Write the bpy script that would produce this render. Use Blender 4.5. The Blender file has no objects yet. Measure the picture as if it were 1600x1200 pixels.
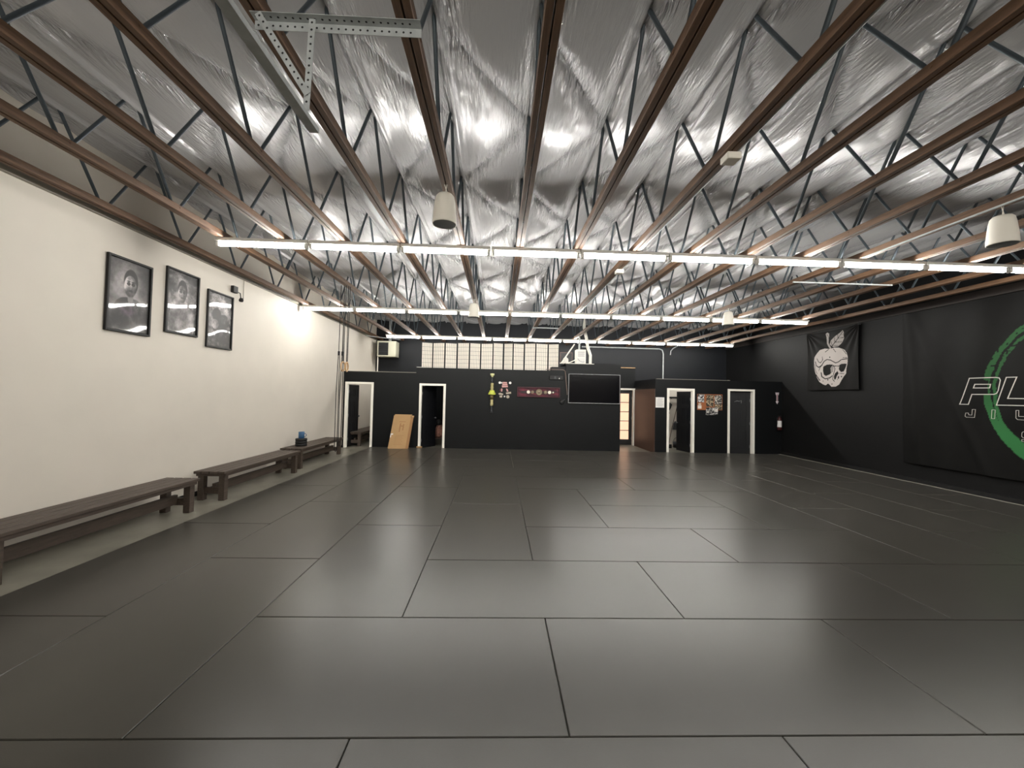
import bpy, math, random
import numpy as np
from mathutils import Vector, Matrix
S = bpy.context.scene
COL = S.collection
random.seed(4)
PI = math.pi

# ------------------------------------------------------------------ camera, world, exposure
cd = bpy.data.cameras.new('camera'); cam = bpy.data.objects.new('camera', cd); COL.objects.link(cam)
S.camera = cam
cd.sensor_fit = 'HORIZONTAL'; cd.sensor_width = 36.0; cd.lens = 636.35 / 1600 * 36.0
cd.clip_start = 0.05; cd.clip_end = 100
def cam_matrix(p, y, r):
    cy, sy, cp, sp, cr, sr = math.cos(y), math.sin(y), math.cos(p), math.sin(p), math.cos(r), math.sin(r)
    fwd = Vector((sy*cp, cy*cp, sp)); right = Vector((cy, -sy, 0)); up = right.cross(fwd)
    r2 = right*cr + up*sr; u2 = -right*sr + up*cr
    m = Matrix((r2, u2, -fwd)).transposed()
    return m.to_4x4()
cam.matrix_world = Matrix.Translation((0, 0, 1.74)) @ cam_matrix(.0283, .0331, .0225)
w = bpy.data.worlds.new('world'); S.world = w; w.use_nodes = True
w.node_tree.nodes['Background'].inputs[0].default_value = (.5, .55, .6, 1)
w.node_tree.nodes['Background'].inputs[1].default_value = 0.02
S.view_settings.view_transform = 'Standard'; S.view_settings.look = 'None'
S.view_settings.gamma = 1; S.view_settings.use_curve_mapping = False
S.view_settings.exposure = 1.88
S.cycles.use_denoising = True
S.cycles.max_bounces = 10; S.cycles.diffuse_bounces = 6; S.cycles.glossy_bounces = 5
S.cycles.sample_clamp_indirect = 6
TUBE_STRENGTH = 26.0

# ------------------------------------------------------------------ key dimensions
XL, XR, YB, YF, ZC = -4.86, 9.22, 16.2, -4.5, 4.70       # walls and roof
YO = 12.95                                               # office front
TX0, TS, TZ = -.562, .8135, 3.80                         # trusses: x of number 0, spacing, underside
LROWS = [(-3.9013, 5.636, 10), (-4.77, 9.932, 10), (-4.016, 14.463, 10), (-3.95, -2.4, 10)]
LP = 1.2515                                              # pitch of the strip lights
MW, MX0, MY0, MT = 1.087, -3.951, 2.075, .04             # mat grid

# ------------------------------------------------------------------ helpers
def lin(c):
    return tuple(((v/255)/12.92 if v/255 <= .04045 else (((v/255)+.055)/1.055)**2.4) for v in c)

def material(name, rgb, rough=.6, metal=0, spec=.5, noise=None, bump=None, emit=None, coat=0, rgb2=None, stretch=(1, 1, 1), attr=None):
    m = bpy.data.materials.new(name); m.use_nodes = True
    nt = m.node_tree; b = nt.nodes['Principled BSDF']
    c = lin(rgb)
    b.inputs['Base Color'].default_value = (*c, 1); b.inputs['Roughness'].default_value = rough
    b.inputs['Metallic'].default_value = metal; b.inputs['Specular IOR Level'].default_value = spec
    if coat:
        b.inputs['Coat Weight'].default_value = coat; b.inputs['Coat Roughness'].default_value = .03
    tc = nt.nodes.new('ShaderNodeTexCoord'); mp = nt.nodes.new('ShaderNodeMapping')
    mp.inputs['Scale'].default_value = stretch
    nt.links.new(tc.outputs['Object'], mp.inputs['Vector'])
    if noise:
        n = nt.nodes.new('ShaderNodeTexNoise'); n.inputs['Scale'].default_value = noise[0]; n.inputs['Detail'].default_value = 5
        nt.links.new(mp.outputs[0], n.inputs['Vector'])
        mx = nt.nodes.new('ShaderNodeMix'); mx.data_type = 'RGBA'
        if rgb2: c2 = lin(rgb2)
        else: c2 = tuple(v*(1-noise[1]) for v in c)
        mx.inputs[6].default_value = (*c, 1); mx.inputs[7].default_value = (*c2, 1)
        rp = nt.nodes.new('ShaderNodeMapRange'); rp.inputs[1].default_value = .35; rp.inputs[2].default_value = .65
        nt.links.new(n.outputs[0], rp.inputs[0]); nt.links.new(rp.outputs[0], mx.inputs[0])
        nt.links.new(mx.outputs[2], b.inputs['Base Color'])
    if attr:
        a = nt.nodes.new('ShaderNodeAttribute'); a.attribute_name = attr
        nt.links.new(a.outputs['Color'], b.inputs['Base Color'])
    if bump:
        n = nt.nodes.new('ShaderNodeTexNoise'); n.inputs['Scale'].default_value = bump[0]; n.inputs['Detail'].default_value = 4
        nt.links.new(mp.outputs[0], n.inputs['Vector'])
        bp = nt.nodes.new('ShaderNodeBump'); bp.inputs['Strength'].default_value = bump[1]; bp.inputs['Distance'].default_value = bump[2]
        nt.links.new(n.outputs[0], bp.inputs['Height']); nt.links.new(bp.outputs[0], b.inputs['Normal'])
    if emit:
        b.inputs['Emission Color'].default_value = (*emit[0], 1); b.inputs['Emission Strength'].default_value = emit[1]
    return m

class MB:
    def __init__(s): s.v = []; s.f = []; s.m = []; s.smooth = []
    def add(s, vs, fs, mi=0, sm=False):
        o = len(s.v); s.v += [tuple(p) for p in vs]
        for f in fs: s.f.append(tuple(i+o for i in f)); s.m.append(mi); s.smooth.append(sm)
        return s
    def box(s, x0, x1, y0, y1, z0, z1, mi=0):
        return s.add([(x0,y0,z0),(x1,y0,z0),(x1,y1,z0),(x0,y1,z0),(x0,y0,z1),(x1,y0,z1),(x1,y1,z1),(x0,y1,z1)],
            [(0,3,2,1),(4,5,6,7),(0,1,5,4),(1,2,6,5),(2,3,7,6),(3,0,4,7)], mi)
    def bbox(s, x0, x1, y0, y1, z0, z1, b=.004, mi=0):      # box with chamfered edges
        bm = []
        xs, ys, zs = (x0, x1), (y0, y1), (z0, z1); vs = []; idx = {}
        for i in (0, 1):
            for j in (0, 1):
                for k in (0, 1):
                    sx, sy, sz = (b, -b)[i], (b, -b)[j], (b, -b)[k]
                    for a in range(3):
                        p = [xs[i]+sx, ys[j]+sy, zs[k]+sz]; p[a] = (xs[i], ys[j], zs[k])[a]
                        idx[(i, j, k, a)] = len(vs); vs.append(tuple(p))
        fs = []
        order = [(0, 0), (1, 0), (1, 1), (0, 1)]
        for a in range(3):
            o = [t for t in range(3) if t != a]
            for e in (0, 1):
                f = []
                for (p, q) in order:
                    k = [0, 0, 0]; k[a] = e; k[o[0]] = p; k[o[1]] = q; f.append(idx[(*k, a)])
                flip = (e == 0) ^ (a == 1)
                fs.append(tuple(reversed(f)) if flip else tuple(f))
        for a in range(3):                                   # edges parallel to a
            o = [t for t in range(3) if t != a]
            for p in (0, 1):
                for q in (0, 1):
                    ks = []
                    for e in (0, 1):
                        k = [0, 0, 0]; k[a] = e; k[o[0]] = p; k[o[1]] = q; ks.append(tuple(k))
                    fs.append((idx[(*ks[0], o[0])], idx[(*ks[1], o[0])], idx[(*ks[1], o[1])], idx[(*ks[0], o[1])]))
        for i in (0, 1):
            for j in (0, 1):
                for k in (0, 1): fs.append((idx[(i,j,k,0)], idx[(i,j,k,1)], idx[(i,j,k,2)]))
        return s.add(vs, fs, mi)
    def tube(s, pts, r, n=8, mi=0, caps=True, sm=True):
        pts = [Vector(p) for p in pts]; rings = []
        rs = r if isinstance(r, (list, tuple)) else [r]*len(pts)
        ref = None
        for i, p in enumerate(pts):
            t = (pts[min(i+1, len(pts)-1)] - pts[max(i-1, 0)]).normalized()
            if ref is None: ref = Vector((0, 0, 1)) if abs(t.z) < .9 else Vector((1, 0, 0))
            a = (ref - t*ref.dot(t)).normalized(); ref = a; b = t.cross(a)
            rings.append([p + (a*math.cos(2*PI*k/n) + b*math.sin(2*PI*k/n))*rs[i] for k in range(n)])
        vs = [q for rg in rings for q in rg]
        fs = [(i*n+k, i*n+(k+1) % n, (i+1)*n+(k+1) % n, (i+1)*n+k) for i in range(len(pts)-1) for k in range(n)]
        s.add(vs, fs, mi, sm)
        if caps: s.add(rings[0], [tuple(reversed(range(n)))], mi); s.add(rings[-1], [tuple(range(n))], mi)
        return s
    def ring(s, c, R, r, axis='y', n=28, m=8, mi=0):
        vs = []; fs = []
        for i in range(n):
            a = 2*PI*i/n
            for k in range(m):
                b = 2*PI*k/m; rr = R + r*math.cos(b); h = r*math.sin(b)
                u, v = rr*math.cos(a), rr*math.sin(a)
                p = {'y': (u, h, v), 'x': (h, u, v), 'z': (u, v, h)}[axis]
                vs.append((c[0]+p[0], c[1]+p[1], c[2]+p[2]))
                fs.append((i*m+k, ((i+1) % n)*m+k, ((i+1) % n)*m+(k+1) % m, i*m+(k+1) % m))
        return s.add(vs, fs, mi, True)
    def lathe(s, c, prof, n=32, mi=0, axis='z'):
        vs = []; fs = []; k = len(prof)
        for i in range(n):
            a = 2*PI*i/n
            for (r, h) in prof:
                p = (r*math.cos(a), r*math.sin(a), h) if axis == 'z' else (r*math.cos(a), h, r*math.sin(a))
                vs.append((c[0]+p[0], c[1]+p[1], c[2]+p[2]))
            for j in range(k-1): fs.append((i*k+j, ((i+1) % n)*k+j, ((i+1) % n)*k+j+1, i*k+j+1))
        return s.add(vs, fs, mi, True)
    def prism(s, poly, ax, a0, a1, mi=0):                    # polygon in the two other axes extruded along axis ax
        def P(u, v, a): q = [u, v]; q.insert(ax, a); return tuple(q)
        n = len(poly)
        s.add([P(u, v, a0) for u, v in poly] + [P(u, v, a1) for u, v in poly],
              [tuple(range(n)), tuple(reversed(range(n, 2*n)))] + [(i, (i+1) % n, (i+1) % n+n, i+n) for i in range(n)], mi)
        return s
    def build(s, name, mats, parent=None, origin=(0, 0, 0), fixn=False):
        me = bpy.data.meshes.new(name)
        o = Vector(origin)
        me.from_pydata([tuple(Vector(p)-o) for p in s.v], [], s.f)
        if not isinstance(mats, (list, tuple)): mats = [mats]
        for m in mats: me.materials.append(m)
        me.polygons.foreach_set('material_index', s.m); me.polygons.foreach_set('use_smooth', s.smooth)
        if fixn:
            import bmesh
            bm = bmesh.new(); bm.from_mesh(me); bmesh.ops.recalc_face_normals(bm, faces=bm.faces); bm.to_mesh(me); bm.free()
        me.update()
        ob = bpy.data.objects.new(name, me); COL.objects.link(ob)
        if parent is not None:
            ob.parent = parent; ob.location = o - world_loc(parent)
        else: ob.location = o
        return ob
def world_loc(o):
    l = Vector((0, 0, 0))
    while o is not None: l += o.location; o = o.parent
    return l
def tag(o, label, cat, group=None, kind=None):
    o['label'] = label; o['category'] = cat
    if group: o['group'] = group
    if kind: o['kind'] = kind
    return o
def empty(name, loc, parent=None):
    o = bpy.data.objects.new(name, None); COL.objects.link(o); o.location = loc; o.empty_display_size = .1
    if parent is not None: o.parent = parent; o.location = Vector(loc) - world_loc(parent)
    return o
def thing(name, label, cat, loc, group=None): return tag(empty(name, loc), label, cat, group)
def struct(o): o['kind'] = 'structure'; return o
def kids(o): return [c for c in o.children]
def copy_tree(o, parent=None):
    c = o.copy(); COL.objects.link(c); c.parent = parent
    for ch in kids(o): copy_tree(ch, c)
    return c
ORD = ['first','second','third','fourth','fifth','sixth','seventh','eighth','ninth','tenth','eleventh','twelfth','thirteenth','fourteenth','fifteenth','sixteenth','seventeenth','eighteenth']

def painted(name, nu, nv, pos, color, mat, parent=None, origin=(0, 0, 0), thick=None):
    # grid surface coloured point by point; pos(u,v)->(x,y,z) arrays, color(u,v)->(r,g,b) arrays in 0..1 sRGB
    U, V = np.meshgrid(np.linspace(0, 1, nu), np.linspace(0, 1, nv))
    X, Y, Z = pos(U, V); o = np.array(origin)
    co = np.stack([X, Y, Z], -1).reshape(-1, 3) - o
    i = np.arange(nu*nv).reshape(nv, nu)
    q = np.stack([i[:-1, :-1], i[:-1, 1:], i[1:, 1:], i[1:, :-1]], -1).reshape(-1, 4)
    me = bpy.data.meshes.new(name)
    if thick is not None:                                    # a back sheet and closed edges
        n = nu*nv; co = np.vstack([co, co + np.array(thick)])
        qb = q[:, ::-1] + n
        loop = list(i[0, :]) + list(i[1:, -1]) + list(i[-1, -2::-1]) + list(i[-2:0:-1, 0])
        e = np.array([(loop[k], loop[(k+1) % len(loop)], loop[(k+1) % len(loop)]+n, loop[k]+n) for k in range(len(loop))])[:, ::-1]
        q = np.vstack([q, qb, e])
    me.from_pydata(co.tolist(), [], q.tolist())
    a = me.color_attributes.new('paint', 'FLOAT_COLOR', 'POINT')
    R, G, B = color(U, V)
    c = np.stack([R, G, B], -1).reshape(-1, 3); c = np.clip(c, 0, 1)
    c = np.where(c <= .04045, c/12.92, ((c+.055)/1.055)**2.4)
    if thick is not None: c = np.vstack([c, c*0+.02])
    a.data.foreach_set('color', np.hstack([c, np.ones((len(c), 1))]).astype(np.float32).ravel())
    me.materials.append(mat)
    me.polygons.foreach_set('use_smooth', [True]*len(me.polygons)); me.update()
    ob = bpy.data.objects.new(name, me); COL.objects.link(ob)
    if parent is not None: ob.parent = parent; ob.location = Vector(origin) - world_loc(parent)
    else: ob.location = origin
    return ob
def vnoise(U, V, fu, fv, seed):                              # smooth value noise on a grid
    rs = np.random.RandomState(seed); nu, nv = int(fu)+3, int(fv)+3
    g = rs.rand(nv, nu); x = np.clip(U, 0, 1)*fu; y = np.clip(V, 0, 1)*fv
    i = np.floor(x).astype(int); j = np.floor(y).astype(int); a = x-i; b = y-j
    a = a*a*(3-2*a); b = b*b*(3-2*b)
    return (g[j, i]*(1-a)+g[j, i+1]*a)*(1-b) + (g[j+1, i]*(1-a)+g[j+1, i+1]*a)*b
def inpoly(X, Y, poly):
    r = np.zeros(X.shape, bool); n = len(poly)
    for k in range(n):
        x0, y0 = poly[k]; x1, y1 = poly[(k+1) % n]
        if y0 == y1: continue
        c = ((y0 > Y) != (y1 > Y)) & (X < (x1-x0)*(Y-y0)/(y1-y0)+x0); r ^= c
    return r
def nearline(X, Y, pts):
    d = np.full(X.shape, 1e9)
    for (x0, y0), (x1, y1) in zip(pts[:-1], pts[1:]):
        L = (x1-x0)**2+(y1-y0)**2 + 1e-9; t = np.clip(((X-x0)*(x1-x0)+(Y-y0)*(y1-y0))/L, 0, 1)
        d = np.minimum(d, np.hypot(X-x0-t*(x1-x0), Y-y0-t*(y1-y0)))
    return d

# ------------------------------------------------------------------ materials
M_cream = material('cream_paint', (220, 213, 202), .65, noise=(1.3, .05), bump=(7, .12, .01))
M_rightwall = material('black_block_paint', (11, 11, 12), .6, spec=.3, noise=(2, .2), bump=(12, .2, .01))
M_back = material('navy_black_paint', (11, 14, 20), .6, spec=.3, noise=(2, .2))
M_office = material('charcoal_paint', (12, 14, 16), .5, spec=.22, noise=(1.2, .15))
M_ledger = material('grey_board', (160, 156, 145), .7)
M_darkledger = material('dark_board', (46, 38, 34), .7)
M_concrete = material('sealed_concrete', (128, 125, 114), .33, noise=(3, .25), bump=(30, .1, .002))
M_mat = material('charcoal_mat', (50, 48, 43), .29, spec=.3, noise=(1.6, .12), bump=(240, .25, .001))
_b = M_mat.node_tree.nodes['Principled BSDF']; _b.inputs['Sheen Weight'].default_value = .10; _b.inputs['Sheen Roughness'].default_value = .28; _b.inputs['Sheen Tint'].default_value = (1, .97, .93, 1)
M_wood = material('brown_timber', (112, 82, 58), .65, noise=(9, .4), stretch=(6, .5, 6), bump=(20, .3, .002))
M_web = material('dull_steel_tube', (80, 90, 97), .5, metal=.3)
M_galv = material('galvanised_steel', (176, 180, 180), .5, metal=.35, noise=(14, .2))
M_hole = material('dark_hole', (22, 22, 22), .8)
M_white = material('white_gloss_paint', (244, 240, 230), .4)
M_housing = material('white_fixture', (214, 212, 206), .5)
M_plastic = material('offwhite_plastic', (228, 223, 212), .5)
M_grille = material('grey_mesh', (150, 154, 160), .7)
M_black = material('black_matt', (11, 11, 12), .6)
M_blackgloss = material('black_screen', (5, 5, 9), .12, spec=.12)
M_silver = material('silver_bezel', (130, 130, 132), .4, metal=.6)
M_darkdoor = material('black_door_paint', (15, 16, 20), .45)
M_brownpanel = material('brown_panel', (74, 50, 40), .5, noise=(3, .15), stretch=(1, 1, .3))
M_bench = material('dark_stained_wood', (78, 66, 57), .6, noise=(10, .35), stretch=(5, .5, 5), bump=(20, .2, .002))
M_card = material('cardboard', (172, 138, 96), .8, noise=(6, .06))
M_cardink = material('cardboard_print', (150, 112, 74), .8)
M_paper = material('white_paper', (226, 224, 220), .7)
M_ink = material('grey_ink', (120, 118, 118), .7)
M_tube = bpy.data.materials.new('lit_tube'); M_tube.use_nodes = True
_n = M_tube.node_tree; _n.nodes.clear(); _e = _n.nodes.new('ShaderNodeEmission'); _o = _n.nodes.new('ShaderNodeOutputMaterial')
_e.inputs[0].default_value = (1, .975, .915, 1); _e.inputs[1].default_value = TUBE_STRENGTH; _n.links.new(_e.outputs[0], _o.inputs[0])
M_cord = material('black_webbing', (24, 24, 26), .8)
M_ringwood = material('pale_ring_wood', (196, 160, 116), .5)
M_shoji = material('rice_paper', (246, 238, 226), .8)
M_lattice = material('dark_lattice', (34, 30, 28), .6)
M_pane = material('lit_paper_pane', (236, 200, 176), .8, emit=(lin((255, 200, 165)), .28))
M_print = material('framed_print', (255, 255, 255), .5, attr='paint', coat=1.0)
_nt = M_print.node_tree; _b = _nt.nodes['Principled BSDF']; _n2 = _nt.nodes.new('ShaderNodeTexNoise'); _n2.inputs['Scale'].default_value = 2.2; _n2.inputs['Detail'].default_value = 0
_t2 = _nt.nodes.new('ShaderNodeTexCoord'); _nt.links.new(_t2.outputs['Object'], _n2.inputs['Vector'])
_bp = _nt.nodes.new('ShaderNodeBump'); _bp.inputs['Strength'].default_value = .5; _bp.inputs['Distance'].default_value = .012
_nt.links.new(_n2.outputs[0], _bp.inputs['Height']); _nt.links.new(_bp.outputs[0], _b.inputs['Coat Normal'])
M_cloth = material('printed_cloth', (255, 255, 255), .55, attr='paint', spec=.12)
M_flat = material('printed_card', (255, 255, 255), .7, attr='paint')
M_letter = material('white_outline_print', (214, 210, 202), .6)

def foil_material():
    m = bpy.data.materials.new('silver_foil'); m.use_nodes = True; nt = m.node_tree; b = nt.nodes['Principled BSDF']
    L = nt.links.new
    b.inputs['Base Color'].default_value = (.50, .50, .51, 1); b.inputs['Metallic'].default_value = .15; b.inputs['Roughness'].default_value = .18; b.inputs['Specular IOR Level'].default_value = .3
    tc = nt.nodes.new('ShaderNodeTexCoord')
    def noise(scale, st, det=3):
        mp = nt.nodes.new('ShaderNodeMapping'); mp.inputs['Scale'].default_value = st
        n = nt.nodes.new('ShaderNodeTexNoise'); n.inputs['Scale'].default_value = scale; n.inputs['Detail'].default_value = det
        L(tc.outputs['Object'], mp.inputs[0]); L(mp.outputs[0], n.inputs['Vector']); return n
    at = nt.nodes.new('ShaderNodeAttribute'); at.attribute_name = 'crease'
    n1 = noise(1.0, (48, 6, 1)); n2 = noise(1.0, (9, 3, 1), 2); n3 = noise(2.4, (1, 1, 1), 1)
    mu = nt.nodes.new('ShaderNodeMath'); mu.operation = 'MULTIPLY'; L(n1.outputs[0], mu.inputs[0]); L(at.outputs['Fac'], mu.inputs[1])
    m2 = nt.nodes.new('ShaderNodeMath'); m2.operation = 'MULTIPLY'; m2.inputs[1].default_value = .12; L(n2.outputs[0], m2.inputs[0])
    ad = nt.nodes.new('ShaderNodeMath'); ad.operation = 'ADD'; L(mu.outputs[0], ad.inputs[0]); L(m2.outputs[0], ad.inputs[1])
    bp = nt.nodes.new('ShaderNodeBump'); bp.inputs['Strength'].default_value = 1.0; bp.inputs['Distance'].default_value = .06
    L(ad.outputs[0], bp.inputs['Height']); L(bp.outputs[0], b.inputs['Normal'])
    return m
M_foil = foil_material()

# ------------------------------------------------------------------ shell
def wallbox(name, dims, mat, **k): return struct(MB().box(*dims).build(name, mat, origin=(dims[0], dims[2], dims[4]), **k))
wallbox('floor', (XL, XR, YF, YB, -.1, 0), M_concrete)
wallbox('wall_left', (XL-.15, XL, YF, YB, 0, 4.85), M_cream)
wallbox('wall_right', (XR, XR+.15, YF, YB, 0, 4.85), M_rightwall)
wallbox('wall_back', (XL-.15, XR+.15, YB, YB+.15, 0, 4.85), M_back)
wallbox('wall_front', (XL-.15, XR+.15, YF-.15, YF, 0, 4.85), M_cream)
wallbox('trim_1', (XL, XL+.045, YF, YB, 3.80, 3.95), M_ledger)
wallbox('trim_2', (XR-.05, XR, YF, YB, 3.80, 3.95), M_darkledger)
wallbox('baseboard_left', (XL, XL+.018, YF, YO, 0, .075), M_black)
wallbox('baseboard_right', (XR-.05, XR, YF, YO, 0, .12), M_black)
wallbox('trim_10', (9.090, 9.114, YF, YO-.03, 0, .046), M_ledger)
wallbox('roof_deck', (XL-.15, XR+.15, YF-.15, YB+.15, 4.86, 4.95), M_ledger)

def make_ceiling():
    xs = []; FR = [0, .012, .028, .048, .07, .092, .115, .145] + list(np.linspace(.18, .90, 20)) + [.93, .955, .975, .99]
    k0 = -6
    for k in range(k0, 12):
        for fr in FR:
            x = TX0 + (k + fr)*TS
            if XL <= x <= XR: xs.append(x)
    xs = [XL] + xs + [XR]; xs = np.array(xs); ys = np.arange(YF, YB+.001, .04)
    X, Y = np.meshgrid(xs, ys)
    t = (X - TX0)/TS; u = t - np.floor(t); bay = np.floor(t).astype(int)
    per = 2.44; ph = ((Y - 3.02) % per)/per
    zig = np.where(ph < .5, ph*2, 2-ph*2)                    # crease position across the bay
    d = np.abs(u - zig)*TS*.8
    rs = np.random.RandomState(3); amp = .8 + .5*rs.rand(40)
    A = amp[(bay+20) % 40]
    belly = np.sin(PI*np.clip(u, 0, 1))**.5
    low = .05*np.sin(X*3.1+Y*1.7)*np.sin(Y*1.3-X) + .03*np.sin(Y*4.1+bay*2.2)
    Z = 4.655 - belly*(.06*A*(1-np.exp(-d/.05)) + .03) - .08*belly*low
    Z -= .05*np.exp(-((u-.07)/.036)**2)                      # lap roll beside each truss line
    crease = np.exp(-d/.07)*1.3 + .5*np.exp(-np.minimum(u, 1-u)*TS/.06) + .04
    nx, ny = len(xs), len(ys)
    me = bpy.data.meshes.new('ceiling')
    co = np.stack([X, Y, Z], -1).reshape(-1, 3)
    i = np.arange(nx*ny).reshape(ny, nx)
    q = np.stack([i[:-1, :-1], i[1:, :-1], i[1:, 1:], i[:-1, 1:]], -1).reshape(-1, 4)
    me.from_pydata(co.tolist(), [], q.tolist())
    a = me.attributes.new('crease', 'FLOAT', 'POINT'); a.data.foreach_set('value', crease.ravel().astype(np.float32))
    me.polygons.foreach_set('use_smooth', [True]*len(me.polygons)); me.materials.append(M_foil); me.update()
    o = bpy.data.objects.new('ceiling', me); COL.objects.link(o); return struct(o)
make_ceiling()

# office front: one wall with openings
def opening_wall(name, y0, y1, segs, doors, mat):
    b = MB()
    for (x0, x1, zt) in segs:
        cur = x0
        for (d0, d1, dz) in doors:
            if d0 >= x0 and d1 <= x1:
                b.box(cur, d0, y0, y1, 0, zt); b.box(d0, d1, y0, y1, dz, zt); cur = d1
        b.box(cur, x1, y0, y1, 0, zt)
    return struct(b.build(name, mat, origin=(segs[0][0], y0, 0)))
DO = [(-4.74, -3.98, 2.0), (-2.43, -1.72, 2.0), (5.49, 6.27, 2.03), (7.48, 8.25, 2.05)]
opening_wall('wall_office', YO, YO+.12, [(XL, -2.6, 2.39), (-2.6, 2.15, 2.565), (2.15, 3.92, 2.80), (5.05, XR, 2.38)], DO, M_office)
wallbox('trim_3', (-4.75, -2.62, YO-.005, YO+.125, 2.39, 2.402), M_ledger)
wallbox('trim_4', (2.15, 3.05, YO, YO+.12, 2.80, 2.815), M_white)
wallbox('trim_5', (-2.6, -2.35, YO, YO+.12, 2.565, 2.577), M_white)
wallbox('trim_6', (5.1, 7.5, YO, YO+.12, 2.38, 2.39), M_ledger)
wallbox('wall_corridor_left', (3.80, 3.92, YO+.12, YB, 0, 2.80), M_office)
wallbox('wall_corridor_right', (5.05, 5.17, YO+.12, YB, 0, 2.38), M_office)
wallbox('trim_7', (5.03, 5.05, YO, 14.88, 0.0, 2.06), M_brownpanel)
opening_wall('wall_corridor_back', 14.9, 15.02, [(3.92, 5.05, 2.85)], [(4.22, 4.99, 2.04)], M_office)
wallbox('trim_8', (4.45, 5.04, 14.88, 15.0, 2.85, 2.875), M_card)
wallbox('ceiling_office', (-2.6, 3.80, YO+.12, YB, 2.37, 2.45), M_office)
wallbox('wall_room_divider', (-3.0, -2.9, YO+.12, YB, 0, 2.37), M_cream)
wallbox('wall_closet_back', (5.17, 7.3, 14.90, 14.98, 0, 2.38), M_cream)
wallbox('wall_closet_side', (7.22, 7.3, YO+.12, 14.90, 0, 2.38), M_cream)
wallbox('ceiling_closet', (7.3, XR, YO+.12, YB, 2.3, 2.37), M_office)

# ------------------------------------------------------------------ doors
def door(n, x0, x1, zt, y, hinge, ang, glazed=False, floor_z=MT, trimw=(.06, .06), show_handle=True):
    root = struct(empty('door_%d' % n, ((x0+x1)/2, y, 0)))
    f = MB(); a, b = trimw
    f.bbox(x0-a, x0+.012, y-.022, y+.10, floor_z if floor_z < .01 else 0, zt+.06, .003)
    f.bbox(x1-.012, x1+b, y-.022, y+.10, floor_z if floor_z < .01 else 0, zt+.06, .003)
    f.bbox(x0+.012, x1-.012, y-.022, y+.10, zt-.005, zt+.06, .003)
    f.build('door_frame', M_white, root, origin=(x0, y, 0))
    W = x1-x0-.03; H = zt-.03; piv = (x0+.014 if hinge == 'l' else x1-.014, y+.105, 0)
    s = 1 if hinge == 'l' else -1
    d = MB(); z0 = .015
    if not glazed:
        d.box(0, W, 0, .036, z0, H)
        for (pz0, pz1) in ((.22, .78), (.92, 1.45), (1.58, H-.12)):
            for (px0, px1) in ((.11, W/2-.04), (W/2+.04, W-.11)):
                for yy in (-.006, .036):
                    for (q0, q1, r0, r1) in ((px0, px1, pz0, pz0+.018), (px0, px1, pz1-.018, pz1), (px0, px0+.018, pz0+.018, pz1-.018), (px1-.018, px1, pz0+.018, pz1-.018)):
                        d.box(q0, q1, yy, yy+.006, r0, r1)
                    d.box(px0+.05, px1-.05, yy, yy+.006, pz0+.05, pz1-.05)
    else:
        rows = 5; bx0, bx1 = .10, W-.10; bz0, bz1 = .2, H-.09; cols = 1
        d.box(0, bx0, 0, .036, z0, H); d.box(bx1, W, 0, .036, z0, H); d.box(bx0, bx1, 0, .036, z0, bz0); d.box(bx0, bx1, 0, .036, bz1, H)
        for r in range(1, rows):
            zz = bz0+(bz1-bz0)*r/rows; d.box(bx0, bx1, .004, .032, zz-.011, zz+.011)
        pass
    sl = MB(); sl.v = [(p[0]*s, p[1], p[2]) for p in d.v]; sl.f = d.f if s > 0 else [tuple(reversed(q)) for q in d.f]; sl.m = d.m; sl.smooth = d.smooth
    slab = sl.build('door_slab', M_darkdoor, root); slab.location = Vector(piv)-world_loc(root); slab.rotation_euler = (0, 0, s*ang)
    if glazed:
        for r in range(rows):
            for c in range(cols):
                q = MB(); h = (bz1-bz0)/rows; ww = (bx1-bx0)/cols
                q.box(s*(bx0+c*ww+.012), s*(bx0+(c+1)*ww-.012), .014, .022, bz0+r*h+.012, bz0+(r+1)*h-.012)
                g = q.build('pane', M_pane); g.parent = slab
    hd = MB(); 
    for yy in (-.05, .086): hd.lathe((s*(W-.07), yy, .95), [(0, -.022), (.02, -.02), (.027, 0), (.02, .02), (0, .022)], 12, axis='y')
    hd.tube([(s*(W-.07), -.05, .95), (s*(W-.07), .086, .95)], .009, 8)
    h = hd.build('door_knob', M_silver); h.parent = slab
    for zz in (.25, 1.0, 1.75):
        hg = MB().box(-.004 if s > 0 else -.018, .018 if s > 0 else .004, -.012, -.001, zz-.045, zz+.045)
        g = hg.build('hinge', M_silver); g.parent = slab
    return root
door(1, -4.74, -3.98, 2.0, YO, 'l', math.radians(84))
door(2, -2.43, -1.72, 2.0, YO, 'l', math.radians(58))
door(3, 5.49, 6.27, 2.03, YO, 'r', math.radians(80))
door(4, 7.48, 8.25, 2.05, YO, 'r', math.radians(9))
door(5, 4.22, 4.99, 2.04, 14.9, 'r', math.radians(2), glazed=True, floor_z=0)

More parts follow.
